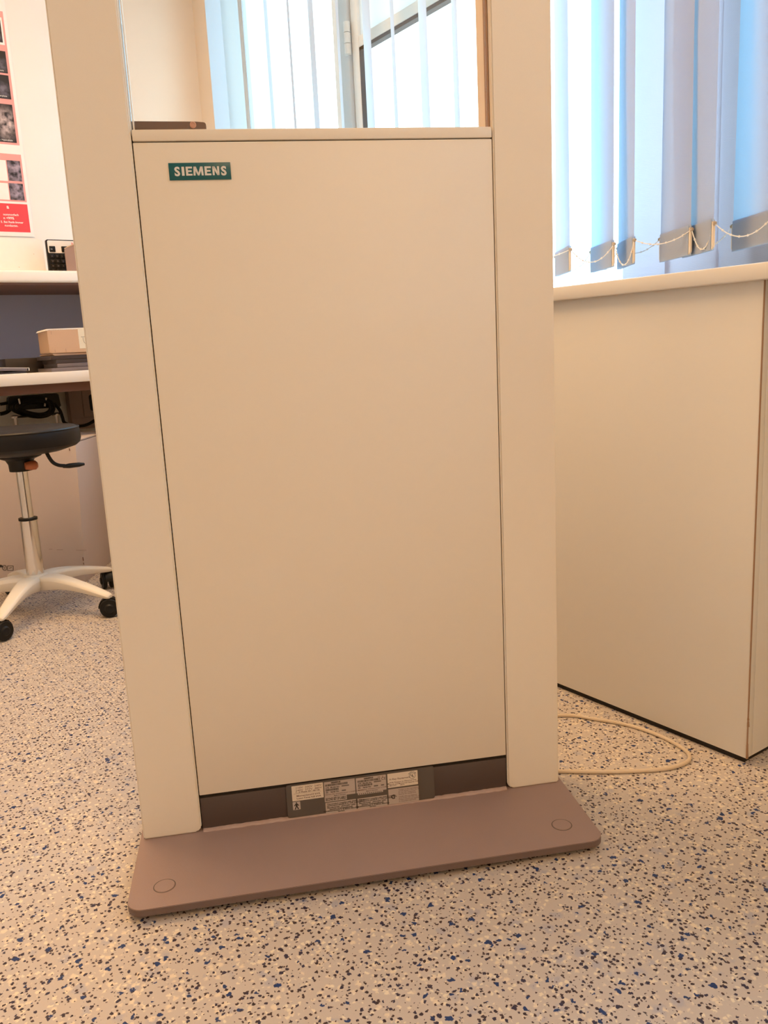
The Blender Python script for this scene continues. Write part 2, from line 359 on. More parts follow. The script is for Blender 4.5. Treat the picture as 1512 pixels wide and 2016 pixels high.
# ------------------------------------------------------------------ window counter on the right
ct = thing('window_counter', 'long cream laminate counter with solid side panel under the window blinds', 'counter', (1.2, .72, 0))
def L_(x, y, z): return (x-1.2, y-.72, z)
B().box(L_(1.195, .15, .7925), L_(XB, 3.0, .8175), M['lamtop'], .003).build('worktop', ct)
B().box(L_(1.2095, .7195, .012), L_(1.2275, 2.95, .7925), M['lam'], .0008).build('front_panel', ct)
B().box(L_(1.2275, .7195, .012), L_(XB, .7375, .7925), M['lam'], .0008).build('side_panel', ct)
B().box(L_(1.2090, .7175, .012), L_(1.2105, .7196, .7925), M['lamedge']).build('edge_band', ct)
for z, h, w in ((.0125, .011, .004), (.022, .018, .0025), (.070, .010, .003), (.082, .004, .002)):
    B().prism([(1.2088-1.2, 0), (1.2088+w-1.2, .0), (1.2088+w*.6-1.2, h), (1.2088-1.2, h*.8)], 1, -.0031, -.0002, M['lamedge'], mtx=Matrix.Translation((0, 0, z))).build('chip', ct)
B().box(L_(1.217, .727, 0), L_(XB, 2.95, .012), M['gap']).build('plinth', ct)
B().box(L_(1.2095, .16, 0.0), L_(XB, .178, .7925), M['lam'], .0008).build('side_panel', ct)

# ------------------------------------------------------------------ vertical blind
VX, ZB, ZT = 1.535, .868, 2.36
bl = thing('vertical_blind', 'vertical blind of long translucent fabric vanes hanging at the bright window', 'blind', (VX, 1.3, ZT+.02))
O = Vector((VX, 1.3, ZT+.02))
B().box(Vector((VX-.02, -.55, ZT+.01))-O, Vector((VX+.02, 3.38, ZT+.05))-O, M['white'], .003).build('head_rail', bl)
vl = []   # (centre x, y, angle deg of the width direction, width)
for (A, C) in (((1.581, 1.498), (1.473, 1.337)), ((1.590, 1.388), (1.511, 1.250)), ((1.599, 1.314), (1.505, 1.192)), ((1.558, 1.166), (1.488, 1.043)), ((1.533, 1.092), (1.457, .972)), ((1.54, .985), (1.468, .86))):
    a = Vector(A); c = Vector(C); vl.append(((a.x+c.x)/2, (a.y+c.y)/2, math.degrees(math.atan2(a.y-c.y, a.x-c.x)), min(.145, (a-c).length)))
for y, an in ((.80, 60), (.68, 60), (.56, 60), (.44, 60), (.32, 60), (.20, 60), (.08, 60)): vl.append((1.52, y, an, .14))
for y, an in ((1.66, 56), (1.79, 52), (1.925, 60), (2.06, 56), (2.19, 62), (2.34, 58), (2.50, 63), (2.64, 60), (2.80, 66), (2.96, 60), (3.08, 37), (3.20, 98)): vl.append((VX, y, an, .14))
def vane(cx, cy, ang, w, ZB=ZB, cloth='vane', pocket=True):
    a = math.radians(ang); dx, dy = math.cos(a), math.sin(a); nx, ny = -dy, dx
    t = bmesh.new(); zs = [ZB+.004, ZB+.058, ZB+.062, ZB+.4, 1.6, ZT]; n = 8; rows = []
    ph = random.uniform(-1, 1)
    for z in zs:
        row = []
        k = min(1, max(0, (z-ZB-.06)/.3))
        for i in range(n+1):
            u = -1+2*i/n; ww = w/2*(1.0 if z > ZB+.06 else 1.035)
            sag = (.007*(1-u*u)+.003*ph*math.sin(u*2.5))*k
            row.append(t.verts.new((cx+dx*u*ww+nx*sag, cy+dy*u*ww+ny*sag, z)))
        rows.append(row)
    for R, S in zip(rows, rows[1:]):
        for i in range(n): t.faces.new((R[i], R[i+1], S[i+1], S[i]))
    b = B(); b.absorb(t, M[cloth]); bmesh.ops.translate(b.bm, vec=-O, verts=b.bm.verts)
    v = b.build('vane', bl)
    if not pocket:
        return None
    # weight slipped into the bottom pocket
    wt = B(); m4 = Matrix.Translation(Vector((cx, cy, ZB+.031))-O) @ Matrix.Rotation(a, 4, 'Z')
    wt.prism(rrect(-w/2-.003, -.026, w/2+.003, .026, .008), 1, -.0022, .0022, M['weight'], .001, m4)
    # pocket cloth over the weight
    wt.box((-w/2+.004, -.0034, -.027), (w/2-.004, -.0028, .03), M['vane'], mtx=m4); wt.box((-w/2+.004, .0028, -.027), (w/2-.004, .0034, .03), M['vane'], mtx=m4)
    wo_ = wt.build('bottom_weight', v)
    # carrier hook at the rail
    B().box(Vector((cx-.006, cy-.006, ZT-.01))-O, Vector((cx+.006, cy+.006, ZT+.015))-O, M['white']).build('hook', v)
    return (Vector((cx-dx*(w/2+.004), cy-dy*(w/2+.004), ZB+.052)), Vector((cx+dx*(w/2+.004), cy+dy*(w/2+.004), ZB+.052)))
for i_, y in enumerate((1.245, 1.125, 1.005)): vane(1.6135-.006*(i_ % 2), y, 90, .128, .826, 'lined', False)
ends = []
for v in vl: ends.append((v, vane(*v)))
ends.sort(key=lambda e: e[0][1])
def chain(P, Q, sag):
    b = B(); N_ = 14; pts = []
    for i in range(N_+1):
        u = i/N_; p = P.lerp(Q, u); p.z -= sag*4*u*(1-u); pts.append(p-O)
    b.tube(pts, .0011, M['bead'], 5)
    for p in pts[::2]: b.lathe([(0, -.0026), (.0022, -.001), (.0022, .001), (0, .0026)], M['bead'], p, 7)
    for p in (P, Q): b.lathe([(0, -.0045), (.004, -.002), (.004, .002), (0, .0045)], M['weight'], p-O, 8)
    return b.build('bead_chain', bl)
for (v0, e0), (v1, e1) in zip(ends, ends[1:]):
    for s_ in (0, 1):
        d = (e0[s_]-e1[s_]).length; chain(e0[s_], e1[s_], .012 + max(0, .17-d)*.33)

# ------------------------------------------------------------------ radiation shield
SA = -0.44222; S = Vector((0.61193, 0.99755, 0))
sh = thing('radiation_shield', 'tall cream steel protective screen with lead glass on a grey-brown floor plate', 'protective screen', S, SA)
SN = Vector((-math.sin(SA), math.cos(SA), 0)); SU = Vector((math.cos(SA), math.sin(SA), 0))
def sl(px, py, ly=0.0):
    P = atp(px, py, S+SN*ly, SN)-S; return (P.dot(SU), P.z)
TOPZ = 1.95; BT = .0198
# base plate
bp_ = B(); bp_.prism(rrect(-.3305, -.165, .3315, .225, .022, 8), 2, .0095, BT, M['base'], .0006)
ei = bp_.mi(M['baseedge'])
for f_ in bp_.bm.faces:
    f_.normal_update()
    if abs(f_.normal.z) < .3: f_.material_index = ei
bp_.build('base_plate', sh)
for x in (-.28, .28):
    for y in (-.125, .185): B().lathe([(0, 0), (.02, 0), (.02, .0095), (0, .0095)], M['black'], (x, y, 0), 20).build('foot', sh)
for x, y in ((-.2849, -.1199), (.2847, -.1152)):
    B().lathe([(0, 0), (.0128, 0), (.0134, .0004), (.0134, .0009), (.0130, .0013), (0, .0013)], M['base'], (x, y, BT-.0006), 36).build('plug', sh)
    B().lathe([(.0138, .00005), (.0144, .00022), (.0150, .00005)], M['kick'], (x, y, BT), 36).build('plug_ring', sh)
# columns
for s_ in (-1, 1):
    xo, xi = .3255*s_, .2400*s_
    c = .007
    pts = [(xo, BT), (xi+c*s_, BT), (xi, BT+c), (xi, TOPZ), (xo, TOPZ)]
    B().prism(pts, 1, 0, .07, M['paint'], .0022, seg=3).build('column', sh)
    B().box((xi-.0012*s_, .012, 1.012), (xi, .030, TOPZ-.02), M['lamedge'] if s_ > 0 else M['chrome']).build('glass_channel', sh)
# lower panel, cap, gaps (recessed dark core behind)
B().box((-.2386, .0012, .0785), (.2386, .045, .9945), M['paint'], .0012).build('front_panel', sh)
B().box((-.2398, .006, .025), (.2398, .055, 1.004), M['gap']).build('core', sh)
B().box((-.2386, .0005, .9960), (.2386, .055, 1.0100), M['paint'], .0015).build('cap_rail', sh)
B().box((-.2385, .0035, BT), (.2385, .0058, .0725), M['kick'], .0006).build('kick_plate', sh)
wd = bmesh.new(); n = 90
rows = []
for i in range(n+1):
    x = -.238+.476*i/n; w = .0055+random.uniform(-.0009, .0009); h = .0038+random.uniform(-.0006, .0006)
    rows.append([wd.verts.new((x, .0035-w*math.cos(a)*1.0, BT+h*math.sin(a)*.9)) for a in (0, .5, 1.0, PI/2)] + [wd.verts.new((x, .0045, BT-.0005))])
for R, Q in zip(rows, rows[1:]):
    for k in range(4): wd.faces.new((R[k], Q[k], Q[k+1], R[k+1]))
bw = B(); bw.absorb(wd, M['weld']); bw.build('weld_bead', sh)
# glass
B().box((-.2385, .018, 1.0101), (.2385, .025, TOPZ-.04), M['leadglass']).build('glass_pane', sh)
B().box((-.2400, 0, TOPZ-.05), (.2400, .07, TOPZ), M['paint'], .002).build('top_rail', sh)
B().box((-.2378, .0170, 1.0100), (-.2362, .0262, TOPZ-.04), M['white']).build('glass_edge_highlight', sh)  # thin white strip standing in for the highlight along the left glass edge
# dark clamp bar standing on the cap behind the glass
ax0, az0 = sl(255, 238, .030); ax1, az1 = sl(405, 239, .030)
cb = B().prism([(-.2385, 1.0100), (ax1, 1.0100), (ax1, az1-.003), (ax1-.002, az1-.001), (ax1-.012, az1), (-.2385, az1+.001)], 1, .030, .045, M['clamp'], .0005).build('clamp_bar', sh)
sx_, sz_ = sl(380, 246, .030)
B().lathe([(0, 0), (.0042, 0), (.0042, .0012), (.0026, .0016), (.0024, .0006), (0, .0006)], M['rose'], (sx_, .030, sz_), 24, Matrix.Rotation(PI/2, 4, 'X')).build('screw', cb)
# maker's badge
(bx0, bz1), (bx1, _), (_, bz0) = sl(331, 321), sl(453, 319), sl(334, 355)
bd = B(); bd.box((bx0, -.0002, bz0), (bx1, .002, bz1), M['teal'], .0002)
bw_, bh_ = bx1-bx0, bz1-bz0; lz0, lh = bz0+.25*bh_, .52*bh_
def glyph(u0, u1, *polys):
    for P_ in polys: bd.prism([(bx0+(u0+(u1-u0)*u)*bw_, lz0+v*lh) for u, v in P_], 1, -.0005, -.0001, M['badge'])
bar = lambda a, c, d, e: [(a, c), (d, c), (d, e), (a, e)]
Eg = (bar(0, 0, .34, 1), bar(.3, 0, 1, .2), bar(.3, .41, .9, .59), bar(.3, .8, 1, 1))
glyph(.205, .247, bar(0, 0, 1, 1)); glyph(.272, .375, *Eg); glyph(.575, .68, *Eg)
glyph(.390, .555, [(0, 0), (.2, 0), (.25, 1), (.05, 1)], [(.05, 1), (.29, 1), (.58, 0), (.42, 0)], [(.71, 1), (.95, 1), (.58, 0), (.42, 0)], [(.8, 0), (1, 0), (.95, 1), (.75, 1)])
glyph(.702, .812, bar(0, 0, .29, 1), [(0, 1), (.33, 1), (1, 0), (.67, 0)], bar(.71, 0, 1, 1))
for u_ in (.132, .884): bd.text('S', .0152, M['badge'], face(bx0+u_*bw_, -.0004, lz0+.0001), 'CENTER', .00055, 1.0, .0001)
bd.build('badge', sh)
# label plate with stickers
PY = -.0008
(px0, pz1), (px1, _) = sl(562, 1546, PY), sl(854, 1508, PY)
_, pz0 = sl(562, 1612, PY)
lp = B().prism(rrect(px0, .0225, px1, .0762, .0035), 1, PY, .0036, M['plate'], .0004).build('label_plate', sh)
def sticker(q0, q1, m, lines, extra=None, r=.0006):
    """q0 top-left pixel, q1 bottom-right pixel; lines: (text, u, v, size, align, ink, bold)"""
    x0, z1 = sl(*q0, PY); x1, z0 = sl(*q1, PY); b = B(); w, h = x1-x0, z1-z0
    b.prism(rrect(x0, z0, x1, z1, r, 2), 1, PY-.0002, PY, m)
    for tx, u, v, sz, al, ink, bo, sx in lines:
        b.text(tx, sz*h, M[ink], face(x0+u*w, PY-.00028, z1-v*h), al, bo*h, sx)
    if extra: extra(b, x0, z0, w, h)
    return b.build('sticker', lp, smooth=False)
def bars(b, x0, z0, w, h, u0, u1, v, hh, seed):
    rnd = random.Random(seed); u = u0
    while u < u1:
        k = rnd.uniform(.006, .02); b.box((x0+u*w, PY-.0003, z0+(1-v-hh)*h), (x0+(u+k)*w, PY-.0002, z0+(1-v)*h), M['ink']); u += k+rnd.uniform(.005, .013)
def ring(b, cx, cz, r, t, m, a0=0, a1=2*PI):
    n = 28; P = [(cx+r*math.cos(a0+(a1-a0)*i/n), cz+r*math.sin(a0+(a1-a0)*i/n)) for i in range(n+1)]
    Q = [(cx+(r-t)*math.cos(a0+(a1-a0)*i/n), cz+(r-t)*math.sin(a0+(a1-a0)*i/n)) for i in range(n+1)]
    for i in range(n): b.quad([(P[i][0], PY-.0003, P[i][1]), (P[i+1][0], PY-.0003, P[i+1][1]), (Q[i+1][0], PY-.0003, Q[i+1][1]), (Q[i][0], PY-.0003, Q[i][1])], M[m])
def s1x(b, x0, z0, w, h):
    for v in (.50, .56): b.box((x0+.05*w, PY-.0003, z0+(1-v)*h), (x0+.93*w, PY-.0002, z0+(1-v)*h+.00012), M['inkbrown'])
sticker((573.5, 1548.5), (637.5, 1569.5), M['stickerw'], [
    ('110V', .12, .20, .17, 'LEFT', 'inkbrown', 0, 1.3), ('200V', .42, .20, .17, 'LEFT', 'inkbrown', 0, 1.3), ('240V', .72, .20, .17, 'LEFT', 'inkbrown', 0, 1.3),
    ('240V', .12, .37, .17, 'LEFT', 'inkbrown', 0, 1.3), ('277V', .42, .37, .17, 'LEFT', 'inkbrown', 0, 1.3), ('480V', .72, .37, .17, 'LEFT', 'inkbrown', 0, 1.3),
    ('1...2 Phase 50 / 60 Hz', .5, .485, .13, 'CENTER', 'inkbrown', .003, 1.3),
    ('Momentary:', .14, .73, .15, 'LEFT', 'inkbrown', .003, 1.25), ('10 kVA', .60, .73, .15, 'LEFT', 'inkbrown', .003, 1.25),
    ('Long-Time:', .14, .90, .15, 'LEFT', 'inkbrown', .003, 1.25), ('0,8 kVA', .60, .90, .15, 'LEFT', 'inkbrown', .003, 1.25)], s1x)
def man(b, x0, z0, w, h):
    def P(L): b.prism([(x0+u*w, z0+v*h) for u, v in L], 1, PY-.0003, PY-.0002, M['ink'])
    b.prism([(x0+w*(.5+.09*math.cos(a*PI/6)), z0+h*(.86+.09*math.sin(a*PI/6))) for a in range(12)], 1, PY-.0003, PY-.0002, M['ink'])
    P([(.36, .76), (.64, .76), (.62, .40), (.38, .40)]); P([(.36, .76), (.44, .72), (.26, .46), (.16, .52)]); P([(.64, .76), (.84, .52), (.74, .46), (.56, .72)])
    P([(.38, .42), (.52, .42), (.36, .05), (.20, .05)]); P([(.48, .42), (.62, .42), (.80, .05), (.64, .05)])
sticker((576, 1579.5), (592, 1593), M['sticker'], [], man)
addr = 'Siemens AG, Wittelsbacherpl. 2, D-80333 München'
def s2x(b, x0, z0, w, h): bars(b, x0, z0, w, h, .03, .76, .15, .14, 3); bars(b, x0, z0, w, h, .04, .46, .46, .14, 4); b.box((x0, PY-.0003, z0+.93*h), (x0+w, PY-.0002, z0+.935*h), M['inkbrown'])
sticker((637.5, 1540.5), (700, 1562), M['sticker'], [('SIEMENS', .38, .12, .13, 'CENTER', 'ink', .006, 1.2), ('(1P)  Model No.   0000000', .04, .42, .12, 'LEFT', 'ink', .004, 1.1),
    ('(S)    Serial No.    0000', .04, .72, .12, 'LEFT', 'ink', .004, 1.1), (addr, .02, .86, .10, 'LEFT', 'inkbrown', .001, 1.15), ('Made in Germany', .30, .975, .09, 'LEFT', 'ink', .002, 1.1)], s2x)
sticker((639, 1569.2), (683, 1573.5), M['sticker'], [('SECOND SET OF LABELS', .5, .78, .72, 'CENTER', 'ink', .02, .46)], None, .0004)
def s3x(b, x0, z0, w, h):
    bars(b, x0, z0, w, h, .05, .80, .17, .13, 5); bars(b, x0, z0, w, h, .06, .54, .45, .13, 6)
    b.text('CE', .24*h, M['ink'], face(x0+.84*w, PY-.00028, z0+.68*h), 'LEFT', 0, 1.0)
    b.box((x0+.04*w, PY-.0002, z0-.12*h), (x0+.88*w, PY, z0+.02*h), M['sticker'])
    for i in range(12): b.box((x0+(.08+i*.065)*w, PY-.0003, z0-.09*h), (x0+(.11+i*.065)*w, PY-.0002, z0-.04*h), M['ink'])
sticker((700.3, 1532.5), (761, 1554), M['sticker'], [('SIEMENS', .42, .13, .13, 'CENTER', 'ink', .006, 1.2), ('22 . 2', .72, .14, .13, 'LEFT', 'inkbrown', .002, 1.2), ('(1P)  Model No.   0000000', .06, .42, .12, 'LEFT', 'ink', .004, 1.1),
    ('(S)    Serial No.    0000     000     00', .06, .70, .12, 'LEFT', 'ink', .004, 1.1), (addr, .04, .84, .10, 'LEFT', 'inkbrown', .001, 1.15), ('Made in Germany', .32, .96, .09, 'LEFT', 'ink', .002, 1.1)], s3x)
for a, b_ in (((640.5, 1581), (702, 1594)), ((703.5, 1572.7), (763, 1585))):
    sticker(a, b_, M['sticker'], [('This product complies with DHHS radiation', .05, .20, .165, 'LEFT', 'ink', .006, 1.12), ('performance standards 21 CFR Subchapter J', .05, .34, .165, 'LEFT', 'ink', .006, 1.06),
        ('Manufactured:   JANUARY 2000', .05, .52, .165, 'LEFT', 'ink', .006, 1.1), ('Siemens Aktiengesellschaft', .5, .68, .165, 'CENTER', 'ink', .006, 1.1),
        ('Wittelsbacherplatz 2, D-80333 München', .5, .82, .165, 'CENTER', 'ink', .006, 1.1), ('Germany', .5, .95, .14, 'CENTER', 'ink', .006, 1.1)])
def ulx(b, x0, z0, w, h):
    cx, cz = x0+.82*w, z0+.66*h; ring(b, cx, cz, .105*w, .012*w, 'ink')
    b.text('U', .20*h, M['ink'], face(cx-.055*w, PY-.00028, cz-.03*h), 'LEFT', .008*h); b.text('L', .20*h, M['ink'], face(cx, PY-.00028, cz-.10*h), 'LEFT', .008*h)
    for i, chx in enumerate('CLASSIFIED'):
        a = math.radians(145-i*12.2); R = .122*w
        b.text(chx, .085*h, M['ink'], Matrix.Translation((cx+R*math.cos(a), PY-.00028, cz+R*math.sin(a))) @ Matrix.Rotation(PI/2-a, 4, 'Y') @ Matrix.Rotation(PI/2, 4, 'X'), 'CENTER', .004*h)
sticker((762.3, 1524), (823, 1543.5), M['stickerw'], [('X-Ray Equipment', .05, .46, .16, 'LEFT', 'inkbrown', .002, 1.25), ('With Respect to Electrical Fire,', .05, .68, .125, 'LEFT', 'inkbrown', .002, 1.15),
    ('Shock and Mechanical Hazards Only', .05, .81, .125, 'LEFT', 'inkbrown', .002, 1.08), ('49R 8', .40, .93, .11, 'LEFT', 'inkbrown', .002, 1.1)], ulx)
def csx(b, x0, z0, w, h):
    cx, cz = x0+.16*w, z0+.48*h; ring(b, cx, cz, .075*w, .03*w, 'ink', PI*.3, PI*1.7); b.box((cx+.005*w, PY-.0003, cz-.1*h), (cx+.025*w, PY-.0002, cz+.1*h), M['ink']); b.box((cx+.03*w, PY-.0003, cz-.01*h), (cx+.11*w, PY-.0002, cz+.02*h), M['ink'])
    b.box((cx+.035*w, PY-.0003, cz-.13*h), (cx+.05*w, PY-.0002, cz+.13*h), M['ink'])
sticker((764.3, 1554.5), (825, 1575.5), M['sticker'], [(s, .33, .13+.105*i+(.05 if i > 3 else 0), .10, 'LEFT', 'inkbrown', .001, 1.05) for i, s in enumerate(
    ['Certified to the requirements', 'of CSA standard C22.2 No. 601', 'for use with components', 'listed by the manufacturer', 'Certifié selon les exigences', 'de la norme CSA C22.2 No. 601', 'lorsque employé avec appareils', 'et composants approuvés'])], csx)

# ------------------------------------------------------------------ floor cable
P = [(.60, 1.23), (.80, 1.21), (.95, 1.14), (1.110, 1.052), (1.15, .996), (1.178, .935), (1.185, .871), (1.175, .817), (1.158, .792), (1.13, .785), (1.086, .798), (1.016, .847), (.952, .904), (.86, .99), (.78, 1.03)]
tag(B().tube([(x, y, .0035) for x, y in P], .0034, M['cable'], 10, 6).build('power_cable'), 'beige cable looping on the speckled floor between screen and counter', 'cable')

# ------------------------------------------------------------------ left desk with raised shelf
dk = thing('desk', 'cream wall desk with white front edge above the black stool', 'desk', (.2, 2.9, 0))
def D_(x, y, z): return (x-.2, y-2.9, z)
B().box(D_(-1.2, 2.9, .661), D_(1.19, YA-.013, .6985), M['lamtop'], .003).build('desktop', dk)
B().box(D_(-1.18, 2.96, .630), D_(1.17, 2.985, .661), M['under'], .001).build('apron', dk)
for x in (-1.17, 1.13): B().box(D_(x, 2.96, 0), D_(x+.03, YA-.02, .661), M['lam'], .001).build('side_panel', dk)
sf = thing('raised_shelf', 'white-edged counter shelf above the desk carrying keyboard and white sheet', 'shelf', (.2, 3.125, .698))
def E_(x, y, z): return (x-.2, y-3.125, z-.698)
B().box(E_(-1.2, 3.125, 1.0075), E_(1.22, YA-.001, 1.0475), M['lamtop'], .008, 3).build('shelf_top', sf)
B().box(E_(-1.2, YA-.02, .6985), E_(1.20, YA-.001, 1.0075), M['backboard']).build('backboard', sf)
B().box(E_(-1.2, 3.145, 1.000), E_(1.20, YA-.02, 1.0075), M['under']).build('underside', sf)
B().box(E_(1.19, 3.145, .6985), E_(1.215, YA-.02, 1.0075), M['lam']).build('side_panel', sf)
B().box(E_(-1.2, 3.145, .6985), E_(-1.175, YA-.02, 1.0075), M['lam']).build('side_panel', sf)

# keyboard standing upright at the wall on the shelf
kx, kz = .812, 1.0475
kb = thing('keyboard', 'black and white keyboard standing on end on the shelf', 'keyboard', (kx, 3.25, kz))
B().prism(rrect(0, 0, .16, .122, .007), 1, 0, .018, M['black'], .002).build('case', kb)
B().prism(rrect(.004, .074, .157, .1185, .005), 1, -.0012, .001, M['white'], .0005).build('top_panel', kb)
for x in (.008, .051, .094, .127): B().box((x, -.005, .078), (x+.0215, -.001, .0985), M['black'], .004).build('key', kb)
for r_ in range(4):
    for i in range(8): B().box((.008+i*.0185, -.003, .004+r_*.0172), (.008+i*.0185+.016, .0005, .004+r_*.0172+.0145), M['black'], .002).build('key', kb)
kt = B()
for r_ in range(4):
    for i in range(8): kt.text(random.choice('ASDFGHJKLQWERTY'), .0075, M['casegrey'], face(.012+i*.0185, -.0032, .009+r_*.0172))
kt.text('Esc', .005, M['white'], face(.0125, -.0053, .086)); kt.text('R', .014, M['red'], face(.088, -.0014, .103))
kt.build('key_lettering', kb)
# brown tray / box in front
bb = thing('letter_tray', 'open brown box standing in front of the upright keyboard', 'box', (.850, 3.16, 1.0475), math.radians(-14))
B().prism([(0, 0), (.2, 0), (.2, .115), (.05, .100), (.0, .078)], 1, 0, .004, M['taupe'], .0008).build('front_side', bb)
B().box((0, .004, 0), (.2, .08, .004), M['taupe']).build('bottom', bb)
B().box((0, .004, .004), (.004, .08, .078), M['taupe']).build('side', bb)
B().box((.196, .004, .004), (.2, .08, .115), M['taupe']).build('side', bb)
B().prism([(0, .078), (.05, .100), (.2, .115), (.2, .118), (.05, .1035), (0, .0815)], 1, -.001, .006, M['kraft']).build('rim', bb)
# white sheet
ws = thing('white_sheet', 'large white rounded sheet leaning on the shelf below the poster', 'sheet', (.6, 3.35, 1.0475))
sb_ = B(); m4 = Matrix.Rotation(math.radians(-3), 4, 'X')
sb_.prism(rrect(-.25, 0, .226, .136, .012), 1, 0, .004, M['paper'], .0008, m4)
for i in range(14):
    x_ = random.uniform(-.2, .2); z_ = random.uniform(.01, .12); sb_.box((x_, -.0003, z_), (x_+.0025, 0, z_+.0018), M['kraft'], mtx=m4)
sb_.build('board', ws)

# poster on the wall
po = thing('wall_poster', 'pink and red medical poster with dark x-ray pictures on the wall', 'poster', (.6, YA-.003, 1.65))
def Q(x, z): return (x-.6, z-1.65)
def pan(name, x0, z0, x1, z1, m, d=.0004, base=0.0):
    a = Q(x0, z0); b = Q(x1, z1); return B().box((a[0], -base-d, a[1]), (b[0], -base, b[1]), m).build(name, po, smooth=False)
pan('sheet', .30, 1.225, .857, 2.16, M['paper'], .001)
fr = B()
def fq(x0, z0, x1, z1, m, k): fr.box((x0-.6, -.001-.0003*k, z0-1.65), (x1-.6, -.001, z1-1.65), m)
fq(.31, 1.565, .845, 2.04, M['pink'], 1); fq(.31, 1.355, .845, 1.531, M['pink'], 1); fq(.31, 1.241, .845, 1.347, M['red'], 1)
fq(.31, 2.07, .838, 2.10, M['pink'], 1)
fq(.60, 1.922, .838, 2.018, M['paper'], 2); fq(.33, 1.43, .786, 1.506, M['paper'], 2); fq(.33, 1.361, .783, 1.422, M['paper'], 2)
for tx, x, z, sz, bo in (('a', .776, 1.328, .020, .0005), ('nommoglach', .808, 1.302, .011, .0002), ('n <99%', .790, 1.288, .013, .0003), ('5. Bei Rank-Immer', .822, 1.274, .011, .0002), ('nundzagen.', .801, 1.261, .011, .0002)):
    fr.text(tx, sz, M['paper'], face(x-.6, -.0016, z-1.65), 'RIGHT', bo)
for i in range(6): fr.text('Mikroverkalkungen gruppiert', .009, M['pink'], face(.45-.6, -.0019, 1.495-.011*i-1.65), 'LEFT')
fr.build('printed_panels', po, smooth=False)
for x1 in (.832, .715, .60):
    pan('picture', x1-.112, 1.930, x1, 2.008, M['radioa'], .0009, .001) if x1 > .6 else None
    pan('picture', x1-.11, 1.822, x1+.004, 1.900, M['radioa'], .0009, .001); pan('picture', x1-.11, 1.730, x1+.004, 1.815, M['radioa'], .0009, .001)
    pan('picture', x1-.11, 1.573, x1+.004, 1.711, M['radiob'], .0009, .001)
pan('picture', .789, 1.432, .838, 1.507, M['radioc'], .0011, .001); pan('picture', .786, 1.361, .838, 1.423, M['radioc'], .0011, .001)
cp = B()
for z in (1.578, 1.828, 1.737): cp.text('Duct. Hyperplasie', .0085, M['paper'], face(.822-.6, -.0022, z-1.65), 'RIGHT')
cp.build('captions', po, smooth=False)

# cardboard box and cases on the desk
zd = .6985
cbx = thing('cardboard_box', 'small tan cardboard box with white label on top of dark cases', 'box', (.700, 2.93, .7595), math.radians(-4))
b = B(); b.prism([(0, .003), (.006, 0), (.22, 0), (.22, .078), (.004, .078), (0, .074)], 1, 0, .19, M['kraft'], .0012); b.build('body', cbx)
B().prism([(-.006, .074), (.22, .079), (.22, .0815), (.0, .080)], 1, .0, .19, M['paper']).build('lid', cbx)
B().box((.098, -.0006, .012), (.160, .001, .0785), M['tape']).build('label_tape', cbx)
tk = B(); tk.box((.106, -.001, .050), (.140, -.0005, .051), M['ink'])
tk.tube([(.112, -.0008, .048), (.113, -.0008, .036), (.120, -.0008, .026), (.132, -.0008, .020)], .0005, M['ink'], 5, 4)
for x, z0, z1 in ((.012, .062, .072), (.017, .004, .012), (.052, .003, .014)): tk.box((x, -.0006, z0), (x+.001, -.0003, z1), M['taupe'])
tk.build('print_marks', cbx)
cases = [  # x0, y0, z0, h, w, material, label
    (.700, 2.935, zd, .0125, 'casegrey', 'grey plastic case at the bottom of the stack on the desk'),
    (.722, 2.940, zd+.0128, .0135, 'casegrey', 'grey plastic case second from the bottom, set back right'),
    (.720, 2.942, zd+.0266, .0135, 'casedark', 'smoky plastic case in the middle of the stack on the desk'),
    (.702, 2.938, zd+.0404, .0125, 'casedark', 'smoky case directly beneath the thin tan tray lid'),
]
for x, y, z, h, m, lab in cases:
    c = tag(B().box((0, 0, 0), (.24, .19, h), M[m], .0012).build('plastic_case', loc=(x, y, z)), lab, 'case', 'dark cases stacked on the desk')
tl = tag(B().prism([(-.002, .0045), (.004, 0), (.235, 0), (.235, .0070), (.0, .0070)], 1, 0, .19, M['kraft'], .0006).build('thin_box_lid', loc=(.712, 2.932, zd+.0531)), 'thin tan cardboard lid lying under the tan box', 'lid')
tag(B().box((0, 0, 0), (.20, .15, .052), M['caseblack'], .002).build('black_case', loc=(.600, 3.145, zd)), 'low black box standing behind the stack of cases', 'case')
fo = tag(B().box((0, 0, 0), (.35, .28, .007), M['caseblack'], .001).box((-.001, -.001, .0), (.351, .279, .0014), M['paper']).build('folder', loc=(.272, 2.94, zd)), 'black folder with pale page edge lying at the desk edge', 'folder')
f2 = B(); m4 = Matrix.Rotation(math.radians(3.2), 4, 'Y'); f2.box((0, 0, 0), (.37, .26, .010), M['casegrey'], .001, mtx=m4); f2.box((.365, .0, .001), (.3715, .26, .009), M['paper'], mtx=m4)
f2.box((0, -.001, .0095), (.371, .26, .0108), M['paper'], mtx=m4)
tag(f2.build('ring_binder', loc=(.262, 2.945, zd+.0282)), 'grey binder lying tilted on top of the black folder', 'binder')

